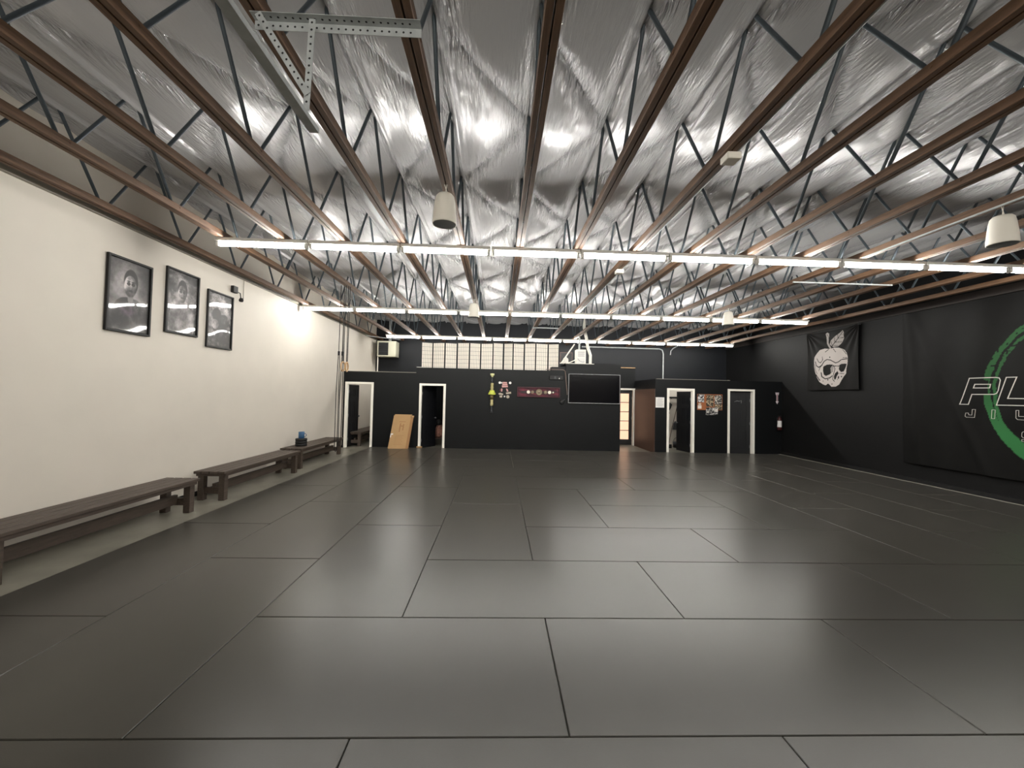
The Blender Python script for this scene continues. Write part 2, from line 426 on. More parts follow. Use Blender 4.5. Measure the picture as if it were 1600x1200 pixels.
# ------------------------------------------------------------------ roof trusses
def make_truss():
    root = thing('roof_truss', '', 'roof truss', (0, 0, TZ), 'timber and steel roof trusses')
    y0, y1 = YF+.02, YB-.02
    for nm, z in (('bottom_chord', 0), ('top_chord', .87)):
        b = MB()
        for sx in (-1, 1):
            b.bbox(sx*.028-.023, sx*.028+.023, y0, y1, z, z+.075, .003)
        if z == 0:
            for n in range(-9, 9):
                yb = 6.05+1.22*n
                b.tube([(-.055, yb, .045), (.055, yb, .045)], .011, 6)
        o = b.build(nm, M_wood); o.parent = root
    for s in (-1, 1):
        b = MB()
        p = [Vector((0, s*.035, .035)), Vector((0, s*.09, .12)), Vector((0, s*.53, .82)), Vector((0, s*.575, .89))]
        b.tube(p, [.009, .0165, .0165, .009], 8)
        me = b.build('web', M_web); me.parent = root
        first = True
        for n in range(-9, 9):
            yb = 6.05+1.22*n
            if not (y0+.65 < yb < y1-.6): continue
            o = me if first else me.copy()
            if not first: COL.objects.link(o)
            o.parent = root; o.location = (0, yb, 0); first = False
    return root
tr = make_truss()
for n, k in enumerate(range(-5, 12)):
    o = tr if n == 0 else copy_tree(tr)
    o.location = (TX0+k*TS, 0, TZ)
    if n == 0: lab = 'brown timber roof truss running along the white left wall'
    elif n == 16: lab = 'brown timber roof truss closest to the black right wall'
    else: lab = 'brown timber roof truss with steel webs, %s from the white left wall' % ORD[n]
    o['label'] = lab

# ------------------------------------------------------------------ strip lights
def make_light():
    root = thing('strip_light', '', 'ceiling light', (0, 0, 3.80), 'fluorescent strip lights under the trusses')
    b = MB().bbox(-.62, .62, -.042, .042, -.046, 0, .004); o = b.build('housing', M_housing); o.parent = root
    t = MB().tube([(-.572, 0, -.078), (.572, 0, -.080)], .031, 12); o = t.build('tube', M_tube); o.parent = root
    for s in (-1, 1):
        e = MB().bbox(s*.572 if s > 0 else -.605, .605 if s > 0 else -.572, -.03, .03, -.112, -.046, .003); o = e.build('lamp_holder', M_housing); o.parent = root
    return root
lt = make_light(); first = True
RN = ['nearest', 'middle', 'farthest', 'behind-the-viewer']
for r, (xs, y, n) in enumerate(LROWS):
    for i in range(n):
        o = lt if first else copy_tree(lt); first = False
        o.location = (xs+(i+.5)*LP, y, 3.80)
        o['label'] = 'lit white tube light, %s from the left in the %s row' % (ORD[i], RN[r])

# ------------------------------------------------------------------ floor mats
occ = {}; mats = []
KMIN, KMAX, NI = -2, 10, 12
def put(i, k, wi, wk):
    wi = min(wi, NI-i); wk = min(wk, KMAX-k)
    if k < KMIN: wk -= KMIN-k; k = KMIN
    if wi <= 0 or wk <= 0: return
    cells = [(a, b) for a in range(i, i+wi) for b in range(k, k+wk)]
    if any(c in occ for c in cells): return
    for c in cells: occ[c] = 1
    mats.append((i, k, wi, wk))
for k in range(-5, 10, 2): put(0, k, 1, 2)
for k in range(-2, 10, 2): put(1, k, 1, 2) if k >= 0 else None
for k in (1, 3, 5): put(2, k, 1, 2)
for (i, k) in ((3, 2), (3, 4)): put(i, k, 1, 2)
for i in (1, 3, 5, 7, 9, 11): put(i, -1, 2, 1)
for i in (2, 4, 6, 8, 10): put(i, 0, 2, 1)
for i in (3, 5, 7, 9, 11): put(i, 1, 2, 1)
for i in (4, 6): put(i, 2, 2, 1)
for c, off in ((8, 0), (9, 1), (10, 0), (11, 1)):
    put(c, 2, 1, 1 if off else 2)
    for k in range(3 if off else 4, 10, 2): put(c, k, 1, 2)
put(4, 3, 1, 2); put(5, 3, 2, 1); put(7, 3, 1, 2); put(5, 4, 2, 1)
put(4, 5, 2, 1); put(6, 5, 2, 1)
put(3, 6, 2, 1); put(5, 6, 2, 1); put(7, 6, 1, 2)
for k in range(KMIN, KMAX):
    for i in range(NI):
        if (i, k) in occ: continue
        put(i, k, 2 if (i+1, k) not in occ and i+1 < NI else 1, 1)
for (i, k, wi, wk) in mats:
    g = .003; x0 = MX0+i*MW+g; x1 = MX0+(i+wi)*MW-g; y0 = MY0+k*MW+g; y1 = min(MY0+(k+wk)*MW-g, YO-.028)
    o = MB().bbox(x0, x1, y0, y1, 0.0005, MT, .0035).build('floor_mat', M_mat, origin=((x0+x1)/2, (y0+y1)/2, 0))
    kind = 'short' if wi == wk == 1 else ('crosswise' if wi > wk else 'lengthwise')
    tag(o, 'charcoal %s floor mat, %s column from the benches, %s row from the office' % (kind, ORD[i], ORD[KMAX-k-wk]), 'floor mat', 'charcoal training mats covering the floor')

# ------------------------------------------------------------------ benches
def make_bench(L=2.43, W=.47):
    root = thing('bench', '', 'bench', (0, 0, 0), 'dark wooden benches by the white wall')
    n = 4; g = .017; sw = (W-g*(n-1))/n; H = .46
    for i in range(n):
        x = -W/2+i*(sw+g)
        o = MB().bbox(x, x+sw, -L/2, L/2, H-.04, H, .004).build('seat_slat', M_bench); o.parent = root
    b = MB()
    b.bbox(-W/2+.012, -W/2+.05, -L/2+.04, L/2-.04, H-.08, H-.041, .002); b.bbox(W/2-.05, W/2-.012, -L/2+.04, L/2-.04, H-.08, H-.041, .002)
    b.bbox(-W/2+.05, W/2-.05, -L/2+.04, -L/2+.08, H-.08, H-.041, .002); b.bbox(-W/2+.05, W/2-.05, L/2-.08, L/2-.04, H-.08, H-.041, .002)
    o = b.build('apron', M_bench); o.parent = root
    for sx in (-1, 1):
        for sy in (-1, 1):
            cx, cy = sx*(W/2-.075), sy*(L/2-.10)
            o = MB().bbox(cx-.045, cx+.045, cy-.045, cy+.045, 0, H-.041, .004).build('leg', M_bench); o.parent = root
    for sy in (-1, 1):
        cy = sy*(L/2-.10)
        o = MB().bbox(-W/2+.12, W/2-.12, cy-.02, cy+.02, .10, .20, .003).build('cross_rail', M_bench); o.parent = root
    o = MB().bbox(-.025, .025, -L/2+.12, L/2-.12, .12, .25, .003).build('stretcher', M_bench); o.parent = root
    return root
b0 = make_bench()
for n, (x, y, lab) in enumerate([(-4.47, 4.80, 'long dark slatted bench closest to the viewer at the white wall'),
        (-4.44, 7.70, 'middle dark slatted bench of the row beside the white wall'),
        (-4.56, 10.42, 'dark slatted bench with the stack of black discs on it'),
        (-4.60, 14.45, 'dark bench seen through the leftmost open doorway')]):
    o = b0 if n == 0 else copy_tree(b0); o.location = (x, y, 0); o['label'] = lab
for n in range(3):
    b = MB().lathe((0, 0, 0), [(0, 0), (.118, 0), (.125, .008), (.125, .05), (.118, .058), (0, .058)], 28)
    o = b.build('round_pad', M_black, origin=(0, 0, 0)); o.location = (-4.55, 9.66, .461+n*.0585)
    tag(o, ['bottom', 'middle', 'top'][n] + ' black round disc in the stack on the farthest bench', 'disc', 'stack of black discs on the bench')
mug = thing('mug', 'blue mug standing on the stack of black discs', 'mug', (-4.55, 9.66, .637))
M_blue = material('blue_glaze', (38, 82, 122), .4)
MB().lathe((-4.55, 9.66, .637), [(0, 0), (.055, 0), (.062, .01), (.064, .15), (.058, .15), (.055, .02), (0, .02)], 24).build('cup', M_blue, mug, origin=(-4.55, 9.66, .637))
MB().ring((-4.475, 9.66, .712), .035, .007, 'y').build('handle', M_blue, mug, origin=(-4.55, 9.66, .637))

# ------------------------------------------------------------------ posters on the white wall
def portrait(seed, kind):
    def f(U, V):
        n = vnoise(U, V, 5, 7, seed)*.5 + vnoise(U, V, 13, 18, seed+1)*.3 + vnoise(U, V, 34, 48, seed+2)*.2
        g = .60 - .55*np.hypot((U-.45)/.75, (V-.55)/.75)**2 + (n-.5)*(.25 if kind == 0 else .75)
        def ell(cx, cy, rx, ry): return np.clip((1-np.hypot((U-cx)/rx, (V-cy)/ry))*8, 0, 1)
        if kind in (0, 1):
            cx, cy, rx, ry = (.52, .68, .17, .175) if kind == 0 else (.48, .68, .155, .165)
            sh = np.clip((1-(np.abs((U-cx)/.44)**2.6+np.abs((V-.12)/.37)**2.6))*8, 0, 1)
            g = g*(1-sh) + sh*((.27 if kind == 0 else .5)+(n-.5)*.5)
            nk = ell(cx, cy-.18, .075, .12); g = g*(1-nk)+nk*.5
            h = ell(cx, cy+.03, rx*1.08, ry*1.08); g = g*(1-h)+h*.09
            fc = ell(cx-.01, cy-.03, rx*.97, ry*.95); g = g*(1-fc)+fc*np.clip(.56+.30*(cx-U)/rx+(n-.5)*.7-.25*np.abs(V-cy)/ry, .1, .8)
            for ex in (-.055, .055):
                e = ell(cx+ex, cy+.0, .05, .026); g = g*(1-e*.75)+e*.75*.14
                e = ell(cx+ex, cy+.035, .05, .012); g = g*(1-e*.6)+e*.6*.12
            e = ell(cx+.002, cy-.045, .02, .04); g = g*(1-e*.5)+e*.5*.62
            e = ell(cx, cy-.098, .06, .018); g = g*(1-e*.7)+e*.7*.2
            if kind == 0:
                ar = np.clip((.045-np.abs(V-.20-.12*np.sin(U*6)))*25, 0, 1)*(np.abs(U-.47) < .38); g = g*(1-ar)+ar*(.36+(n-.5)*.3)
        else:
            for (cx, cy, rx, ry, s) in ((.35, .60, .2, .13, .2), (.66, .5, .26, .14, .3), (.5, .36, .34, .12, .16), (.3, .42, .16, .1, .6), (.6, .2, .3, .14, .25), (.5, .86, .3, .07, .55)):
                e = ell(cx, cy, rx, ry); g = g*(1-e)+e*(s+(n-.5)*.6)
        g = np.clip((g-.42)*1.5+.36, .04, .85)
        pk = np.clip((1-np.hypot((U-.45)/.25, (V-.3)/.12))*2, 0, 1)*(.05 if kind == 0 else .01)
        return g*1.0+pk, g*.965, g*.97+pk
    return f
def poster(yc, zc, seed, kind, lab, W=.645, H=.962):
    x = XL; root = thing('framed_poster', lab, 'poster', (x, yc, zc-H/2), 'framed black and white posters')
    b = MB(); t = .028
    for (y0, y1, z0, z1) in ((-W/2, -W/2+t, -H/2, H/2), (W/2-t, W/2, -H/2, H/2), (-W/2+t, W/2-t, -H/2, -H/2+t), (-W/2+t, W/2-t, H/2-t, H/2)):
        b.bbox(x+.001, x+.035, yc+y0, yc+y1, zc+z0, zc+z1, .003)
    b.build('frame', M_black, root, origin=(x, yc, zc-H/2))
    painted('print', 100, 150, lambda U, V: (x+.016+0*U, yc-W/2+t+U*(W-2*t), zc-H/2+t+V*(H-2*t)), portrait(seed, kind), M_print, root, origin=(x, yc, zc-H/2), thick=(-.013, 0, 0))
poster(5.455, 2.918, 5, 0, 'framed portrait with a large dark-haired head and folded arms, closest to the viewer')
poster(6.344, 3.034, 15, 1, 'middle framed portrait, small head against cloudy blotches, hung highest')
poster(7.186, 2.918, 25, 2, 'framed busy grey picture beside the small black wall speaker')
c = thing('wall_camera', 'small black device with an arm on the white wall beside the posters', 'device', (XL, 7.6, 3.43))
MB().bbox(XL, XL+.06, 7.45, 7.57, 3.49, 3.61, .005).build('box', M_black, c, origin=(XL, 7.5, 3.53))
MB().tube([(XL+.03, 7.57, 3.53), (XL+.06, 7.63, 3.51), (XL+.06, 7.65, 3.43)], .009, 6).build('arm', M_black, c, origin=(XL, 7.6, 3.43))
MB().lathe((XL+.07, 7.65, 3.39), [(0, -.035), (.03, -.03), (.04, 0), (.025, .035), (0, .04)], 14).build('head', M_black, c, origin=(XL, 7.6, 3.43))
tag(MB().tube([(XL+.008, 7.81, 3.8), (XL+.008, 7.81, 3.43), (XL+.008, 7.78, 3.39)], .006, 6).build('wall_cable', M_ledger, origin=(XL, 7.81, 3.43)), 'thin cable hanging down the white wall below the truss', 'cable')

# ------------------------------------------------------------------ gym rings and straps
GY = 7.95
def gring(x, dy, rot, lab):
    root = thing('gymnastic_ring', lab, 'gym ring', (x, GY+dy, 2.10), 'wooden rings hanging by the white wall')
    MB().ring((0, 0, 0), .088, .014, 'y').build('ring', M_ringwood, root, origin=(0, 0, 0)).location = (0, 0, .125)
    kids(root)[0].rotation_euler = (0, 0, math.radians(rot))
    s = MB(); 
    for d in (-.012, .012): s.tube([(x+d*.3, GY+dy+d, 2.32), (x+d, GY+dy+d, 3.80)], .007, 6)
    s.build('strap', M_cord, root, origin=(x, GY+dy, 2.10))
gring(-3.0, -.02, 87, 'wooden gym ring on a black strap, left of the overlapping pair')
gring(-2.955, .06, 96, 'wooden gym ring on a black strap, right of the overlapping pair')
for n, (x, dy, zt, zb, lab) in enumerate([(-3.09, .0, 3.80, .62, 'long black strap loop hanging closest to the white wall'), (-3.04, .05, 3.80, .72, 'long black strap loop hanging just behind the wooden rings')]):
    s = MB()
    s.tube([(x, GY+dy, zt), (x-.005, GY+dy, 2.50)], .007, 6)
    s.box(x-.02, x+.015, GY+dy-.01, GY+dy+.01, 2.44, 2.52)
    s.tube([(x-.012, GY+dy, 2.45), (x-.03, GY+dy, 1.7), (x-.028, GY+dy, zb), (x-.005, GY+dy, zb-.03), (x+.018, GY+dy, zb), (x+.02, GY+dy, 1.7), (x+.012, GY+dy, 2.45)], .007, 6)
    tag(s.build('hanging_strap', M_cord, origin=(x, GY+dy, zb)), lab, 'strap', 'black straps hanging with the rings')

# ------------------------------------------------------------------ pendant speakers
def make_speaker():
    root = thing('pendant_speaker', '', 'speaker', (0, 0, 0), 'white pendant speakers')
    MB().lathe((0, 0, 0), [(.107, .012), (.112, .0), (.118, .004), (.118, .02), (.113, .10), (.10, .22), (.088, .275), (.07, .295), (0, .30)], 36).build('shell', M_plastic).parent = root
    MB().lathe((0, 0, 0), [(0, .012), (.108, .012), (.108, .002), (.104, .006), (0, .010)], 32).build('grille', M_grille).parent = root
    s = MB(); s.tube([(0, 0, .295), (.015, 0, .40)], .004, 6); s.tube([(.03, 0, .29), (-.01, 0, .40)], .004, 6)
    s.build('hanging_cord', M_plastic).parent = root
    return root
sp = make_speaker()
for n, (x, y, z, lab) in enumerate([(TX0-.005, 3.97, 3.40, 'white pendant speaker hanging in front of the nearest lights near the centre'),
        (5.14, 3.97, 3.40, 'white pendant speaker at the far right edge of the ceiling'),
        (TX0-.005, 8.75, 3.40, 'small-looking white pendant speaker before the middle row of lights, centre'),
        (5.10, 8.9, 3.42, 'white pendant speaker before the right part of the middle row of lights')]):
    o = sp if n == 0 else copy_tree(sp); o.location = (x, y, z); o['label'] = lab

# ------------------------------------------------------------------ perforated bracket and door track
def perf(b, p0, p1, wdir, wid, th_dir, th, step=.04, r=.0065):
    # flat strip with dark bolt holes set on it
    p0, p1, wv, tv = Vector(p0), Vector(p1), Vector(wdir).normalized()*wid, Vector(th_dir).normalized()*th
    vs = []
    for q in (p0, p1):
        for a, c in ((0, 0), (1, 0), (1, 1), (0, 1)): vs.append(q+wv*a+tv*c)
    b.add(vs, [(0, 1, 2, 3), (7, 6, 5, 4), (0, 4, 5, 1), (1, 5, 6, 2), (2, 6, 7, 3), (3, 7, 4, 0)], 0)
    L = (p1-p0).length; d = (p1-p0).normalized(); n = int(L/step); wn = wv.normalized(); tn = tv.normalized()
    for i in range(n):
        c = p0+d*(step*(i+.5))+wv*.5
        for off in (-.0006, th+.0006):
            vs = [c+tn*off+(d*math.cos(a)+wn*math.sin(a))*r for a in [2*PI*k/8 for k in range(8)]]
            b.add(vs, [tuple(range(8))], 1)
TY = 2.2; TXK = -1.068
tb = thing('hanger_bracket', 'perforated grey steel angle bracket bolted under two trusses, upper left', 'bracket', (-1.0, TY, 3.75))
b = MB(); perf(b, (-1.40, TY+.055, 3.742), (-.48, TY+.055, 3.742), (0, 0, 1), .05, (0, 1, 0), .003); perf(b, (-1.40, TY, 3.793), (-.48, TY, 3.793), (0, 1, 0), .058, (0, 0, 1), .003)
b.build('crossbar', [M_galv, M_hole], tb, origin=(-1.0, TY, 3.75))
b = MB(); perf(b, (-1.04, TY-.005, 3.76), (TXK+.012, TY-.005, 3.252), (-1, 0, 0), .034, (0, -1, 0), .003)
b.build('hanger_strap', [M_galv, M_hole], tb, origin=(-1.0, TY, 3.75))
b = MB(); perf(b, (-1.36, TY-.011, 3.765), (TXK-.01, TY-.011, 3.33), (.8, 0, .6), .034, (0, -1, 0), .003)
perf(b, (-1.36, TY-.011, 3.765), (TXK-.01, TY-.011, 3.33), (0, 1, 0), .03, (-.8, 0, -.6), .003)
b.build('diagonal_brace', [M_galv, M_hole], tb, origin=(-1.0, TY, 3.75))
tk = thing('door_track', 'long galvanised overhead door track ending at the perforated bracket', 'door track', (TXK, TY, 3.2))
b = MB(); x = TXK
prof = [(-.028, .022), (-.028, -.026), (.024, -.026), (.024, .022)]
for (xa, xb, za, zb) in ((-.028, -.025, -.026, .024), (-.028, .024, -.028, -.025), (.021, .024, -.026, .0), (-.028, -.01, .022, .025)):
    b.box(x+xa, x+xb, YF+.02, TY+.09, 3.22+za, 3.22+zb)
b.build('rail', M_galv, tk, origin=(TXK, TY, 3.2))
b = MB(); b.tube([(x-.045, YF+.02, 3.27), (x-.045, TY+.05, 3.27), (x-.03, TY+.11, 3.25), (x, TY+.12, 3.22)], .009, 8)
b.build('edge_rod', M_web, tk, origin=(TXK, TY, 3.2))

# ------------------------------------------------------------------ conduits
def conduit(name, pts, r, lab, mat=M_galv, cat='conduit'):
    return tag(MB().tube(pts, r, 8).build(name, mat, origin=pts[0]), lab, cat)
cx = TX0+3*TS
cr = thing('conduit_run', 'pale conduit with two square boxes running under a truss right of centre', 'conduit', (cx, 3.3, 3.78))
MB().tube([(cx+.066, YF+.05, 3.818), (cx+.066, 12.4, 3.818)], .012, 8).build('pipe', M_galv, cr, origin=(cx, 3.3, 3.78))
for y in (3.3, 6.45):
    MB().bbox(cx-.035, cx+.085, y-.06, y+.06, 3.74, 3.797, .006).build('junction_box', M_plastic, cr, origin=(cx, y, 3.7))
conduit('conduit', [(5.065, YF+.05, 3.785), (5.07, 5.5, 3.785)], .012, 'pale conduit under the truss beside the right-hand pendant speaker')
conduit('conduit', [(4.98, 6.73, 3.782), (6.72, 6.73, 3.782)], .014, 'short pale conduit crossing under trusses above the skull banner side')
conduit('conduit', [(.98, 12.1, 3.782), (1.75, 12.1, 3.782)], .02, 'short grey crosswise conduit above the television')
conduit('conduit', [(-4.82, 14.8, 3.78), (-3.8, 15.7, 3.78)], .014, 'thin grey conduit crossing above the wall heater')
conduit('conduit', [(3.3, YB-.03, 3.76), (6.45, YB-.03, 3.75), (6.57, YB-.03, 3.70), (6.61, YB-.03, 3.55), (6.61, YB-.03, 2.30)], .026, 'grey conduit along the back wall turning down behind the offices')
conduit('conduit', [(6.9, YB-.03, 3.52), (6.92, YB-.03, 3.68), (7.0, YB-.03, 3.78), (7.2, YB-.06, 3.9)], .02, 'short bent grey conduit stub high on the back wall')
conduit('conduit', [(1.5, YO-.01, 2.60), (2.06, YO-.01, 2.60), (2.12, YO-.02, 2.55), (2.20, YO-.02, 1.8)], .011, 'thin pinkish conduit bending down beside the television', material('pinkish_grey_paint', (120, 104, 96), .6))

# ------------------------------------------------------------------ unit heater at back left
hx0, hx1, hz0, hz1, hy = -4.60, -3.90, 3.10, 3.69, 15.45
M_louvre = material('dark_louvre', (40, 42, 44), .5)
ht = thing('unit_heater', 'white box heater with black louvres in the back left corner', 'heater', (-4.25, hy, hz0))
MB().bbox(hx0, hx1, hy, hy+.5, hz0, hz1, .01).build('cabinet', material('cream_enamel', (178, 176, 158), .45), ht, origin=(-4.25, hy, hz0))
MB().box(hx0+.06, hx0+.42, hy-.008, hy+.002, hz0+.05, hz1-.06).build('louvre_recess', M_black, ht, origin=(-4.25, hy, hz0))
for i in range(6):
    z = hz0+.08+i*.075; s = MB(); s.add([(hx0+.07, hy-.035, z), (hx0+.41, hy-.035, z), (hx0+.41, hy-.009, z+.03), (hx0+.07, hy-.009, z+.03), (hx0+.07, hy-.035, z+.006), (hx0+.41, hy-.035, z+.006), (hx0+.41, hy-.009, z+.036), (hx0+.07, hy-.009, z+.036)],
        [(0,3,2,1),(4,5,6,7),(0,1,5,4),(1,2,6,5),(2,3,7,6),(3,0,4,7)])
    s.build('louvre', M_louvre, ht, origin=(-4.25, hy, hz0))
MB().box(-4.4, -4.1, hy+.5, YB-.001, 3.2, 3.3).build('wall_bracket', M_galv, ht, origin=(-4.25, hy, hz0))
MB().tube([(-4.62, hy+.2, 3.12), (-4.62, hy+.2, 2.3)], .022, 8).build('gas_pipe', M_plastic, ht, origin=(-4.25, hy, hz0))
MB().tube([(-4.2, hy+.3, hz1), (-4.2, hy+.3, 4.5)], .05, 12).build('flue', M_galv, ht, origin=(-4.25, hy, hz0))

# ------------------------------------------------------------------ folding screens on the office roof
SE = [(-2.538,-2.223),(-2.182,-1.812),(-1.765,-1.423),(-1.370,-1.005),(-.958,-.640),(-.592,-.227),(-.185,.114),(.172,.437),(.482,.811),(.865,1.189),(1.234,1.613),(1.661,1.967)]
for s4 in range(4):
    seg = SE[s4*3:s4*3+3]; xc = (seg[0][0]+seg[2][1])/2
    root = thing('folding_screen', 'paper lattice folding screen standing on the office roof, %s' % ['leftmost of four', 'second from the left of four', 'third from the left of four', 'rightmost of four'][s4], 'folding screen', (xc, 13.5, 2.45), 'paper screens on the office roof')
    for p, (a, c_) in enumerate(seg):
        f = 1; dy0, dy1 = (.0, .10) if (s4*3+p) % 2 == 0 else (.10, .0)
        zt = 3.42+ .02*s4; z0 = 2.452; fr = .022
        def pt(x, z, off): t = (x-a)/(c_-a); return (x, 13.47+dy0+(dy1-dy0)*t+off, z)
        def sl(b, xa, xb, za, zb, o0, o1):
            vs = [pt(xa, za, o0), pt(xb, za, o0), pt(xb, za, o1), pt(xa, za, o1), pt(xa, zb, o0), pt(xb, zb, o0), pt(xb, zb, o1), pt(xa, zb, o1)]
            b.add(vs, [(0,3,2,1),(4,5,6,7),(0,1,5,4),(1,2,6,5),(2,3,7,6),(3,0,4,7)])
        b = MB(); sl(b, a-fr, a, z0, zt+fr, -.012, .012); sl(b, c_, c_+fr-.003, z0, zt+fr, -.012, .012); sl(b, a, c_, zt, zt+fr, -.012, .012); sl(b, a, c_, z0, z0+.05, -.012, .012)
        nc = 6; nr = 7
        for i in range(1, nc): x = a+(c_-a)*i/nc; sl(b, x-.0024, x+.0024, z0+.05, zt, -.008, .0)
        for i in range(1, nr): z = z0+.05+(zt-z0-.05)*i/nr; sl(b, a, c_, z-.0024, z+.0024, -.008, .0)
        fo = b.build('screen_panel', M_lattice, root, origin=(a, 13.5, z0))
        q = MB(); sl(q, a, c_, z0+.05, zt, .001, .005); q.build('paper', M_shoji, fo, origin=(a, 13.5, z0))

# ------------------------------------------------------------------ clutter on the roof above the television
wallbox('trim_9', (2.15, 3.80, YO+.13, 14.2, 2.80, 2.83), M_office)
eq = thing('equipment_box', 'white metal box with printed sheets on the roof above the television', 'box', (2.74, 13.6, 2.83))
MB().bbox(2.58, 2.90, 13.5, 13.8, 2.831, 3.33, .008).build('cabinet', M_white, eq, origin=(2.74, 13.6, 2.83))
b = MB(); b.box(2.615, 2.865, 13.494, 13.499, 3.07, 3.28); b.box(2.615, 2.865, 13.494, 13.499, 2.86, 3.04); b.build('printed_sheet', M_paper, eq, origin=(2.74, 13.6, 2.83))
b = MB()
for i in range(5): b.box(2.63, 2.85-.03*(i % 2), 13.492, 13.4935, 3.10+i*.035, 3.108+i*.035)
b.tube([(2.62, 13.49, 3.02), (2.70, 13.49, 2.94), (2.80, 13.49, 2.91), (2.85, 13.49, 2.93)], .006, 6)
b.build('print_lines', M_ink, eq, origin=(2.74, 13.6, 2.83))
MB().tube([(2.70, 13.65, 3.33), (2.70, 13.65, 3.75)], .03, 10).build('vent_stub', M_galv, eq, origin=(2.74, 13.6, 2.83))
tag(MB().lathe((2.24, 13.6, 2.831), [(0, 0), (.085, 0), (.09, .02), (.09, .16), (.075, .2), (.04, .215), (.04, .24), (0, .24)], 24).build('jug', M_paper, origin=(2.24, 13.6, 2.831)), 'white jug on the roof left of the white metal box', 'jug')
conduit('duct_pipe', [(2.80, 13.55, 4.6), (2.84, 13.55, 4.05), (2.93, 13.55, 3.66), (2.97, 13.55, 3.40), (3.06, 13.55, 3.15), (3.06, 13.55, 2.83)], .05, 'white flexible pipe rising from the office roof to the ceiling', M_white, 'pipe')
conduit('pole', [(2.07, 13.4, 2.86), (2.49, 13.4, 3.49)], .022, 'slanting white pole leaning behind the white jug', M_white, 'pole')
conduit('cable', [(2.0, 13.3, 2.84), (2.2, 13.3, 2.845), (2.35, 13.35, 2.88), (2.6, 13.44, 3.0)], .016, 'white cable looping from the metal box over the roof edge', M_white, 'cable')
pf = thing('framed_picture', 'dark picture in a thin brown frame at the back wall above the office roof', 'picture', (2.68, YB, 3.1))
b = MB()
for d in ((2.44, 2.465, 3.1, 3.52), (2.91, 2.935, 3.1, 3.52), (2.465, 2.91, 3.1, 3.125), (2.465, 2.91, 3.495, 3.52)): b.box(d[0], d[1], YB-.03, YB-.001, d[2], d[3])
b.build('frame', M_brownpanel, pf, origin=(2.68, YB, 3.1)); MB().box(2.465, 2.91, YB-.015, YB-.002, 3.125, 3.495).build('canvas', M_black, pf, origin=(2.68, YB, 3.1))
tag(MB().bbox(1.70, 2.13, 13.12, 13.40, 2.451, 2.70, .01).build('black_case', M_black, origin=(1.9, 13.3, 2.451)), 'flat black case lying right of the paper screens', 'case')

# ------------------------------------------------------------------ office front items
tv = thing('television', 'large black wall television with thin silver edge', 'television', (3.05, YO, 1.54))
b = MB(); T = (2.225, 3.885, 1.54, 2.475); y = YO-.06
MB().bbox(T[0], T[1], y, YO-.004, T[2], T[3], .006).build('back_shell', M_black, tv, origin=(3.05, YO, 1.54))
for d in ((T[0], T[0]+.016, T[2], T[3]), (T[1]-.016, T[1], T[2], T[3]), (T[0]+.016, T[1]-.016, T[2], T[2]+.022), (T[0]+.016, T[1]-.016, T[3]-.012, T[3])): b.box(d[0], d[1], y-.008, y+.004, d[2], d[3])
b.build('bezel', M_silver, tv, origin=(3.05, YO, 1.54))
MB().box(T[0]+.016, T[1]-.016, y-.003, y-.0005, T[2]+.022, T[3]-.012).build('screen', M_blackgloss, tv, origin=(3.05, YO, 1.54))
# framed belt
bf = thing('framed_belt', 'championship belt with round plates in a dark red display frame', 'framed belt', (1.28, YO, 1.72))
F = (.60, 1.965, 1.705, 2.025)
b = MB()
for d in ((F[0], F[0]+.03, F[2], F[3]), (F[1]-.03, F[1], F[2], F[3]), (F[0]+.03, F[1]-.03, F[2], F[2]+.03), (F[0]+.03, F[1]-.03, F[3]-.03, F[3])): b.bbox(d[0], d[1], YO-.05, YO-.001, d[2], d[3], .004)
M_darkred = material('dark_red_frame', (60, 14, 26), .45)
b.build('frame', M_darkred, bf, origin=(1.28, YO, 1.72))
def redfab(U, V):
    n = vnoise(U, V, 8, 5, 3)*.6+vnoise(U, V, 24, 12, 4)*.4; k = np.clip(np.abs(np.sin(U*7+V*5))*1.2, 0, 1)
    return .17+.30*n*k, .03+.11*n*k, .08+.14*n*k
painted('backing', 60, 24, lambda U, V: (F[0]+.03+U*(F[1]-F[0]-.06), YO-.012+0*U, F[2]+.03+V*(F[3]-F[2]-.06)), redfab, M_flat, bf, origin=(1.28, YO, 1.72), thick=(0, .009, 0))
M_steelplate = material('pale_plate', (226, 218, 204), .35, metal=.4); M_brass = material('dull_brass', (122, 110, 92), .4, metal=.6); M_strap = material('belt_leather', (34, 26, 26), .6)
s = MB().bbox(.72, 1.80, YO-.022, YO-.0125, 1.835, 1.895, .003).build('strap', M_strap, bf, origin=(1.28, YO, 1.72))
for (x, r, mt) in ((.955, .052, M_steelplate), (1.085, .05, M_brass), (1.295, .10, M_brass), (1.50, .055, M_brass), (1.63, .052, M_steelplate), (1.745, .026, M_steelplate)):
    MB().lathe((x, YO-.0225, 1.865), [(0, -.016), (r*.3, -.014), (r*.35, -.010), (r*.75, -.010), (r*.85, -.014), (r, -.008), (r, 0), (0, 0)], 24, axis='y').build('plate', mt, bf, origin=(1.28, YO, 1.72))
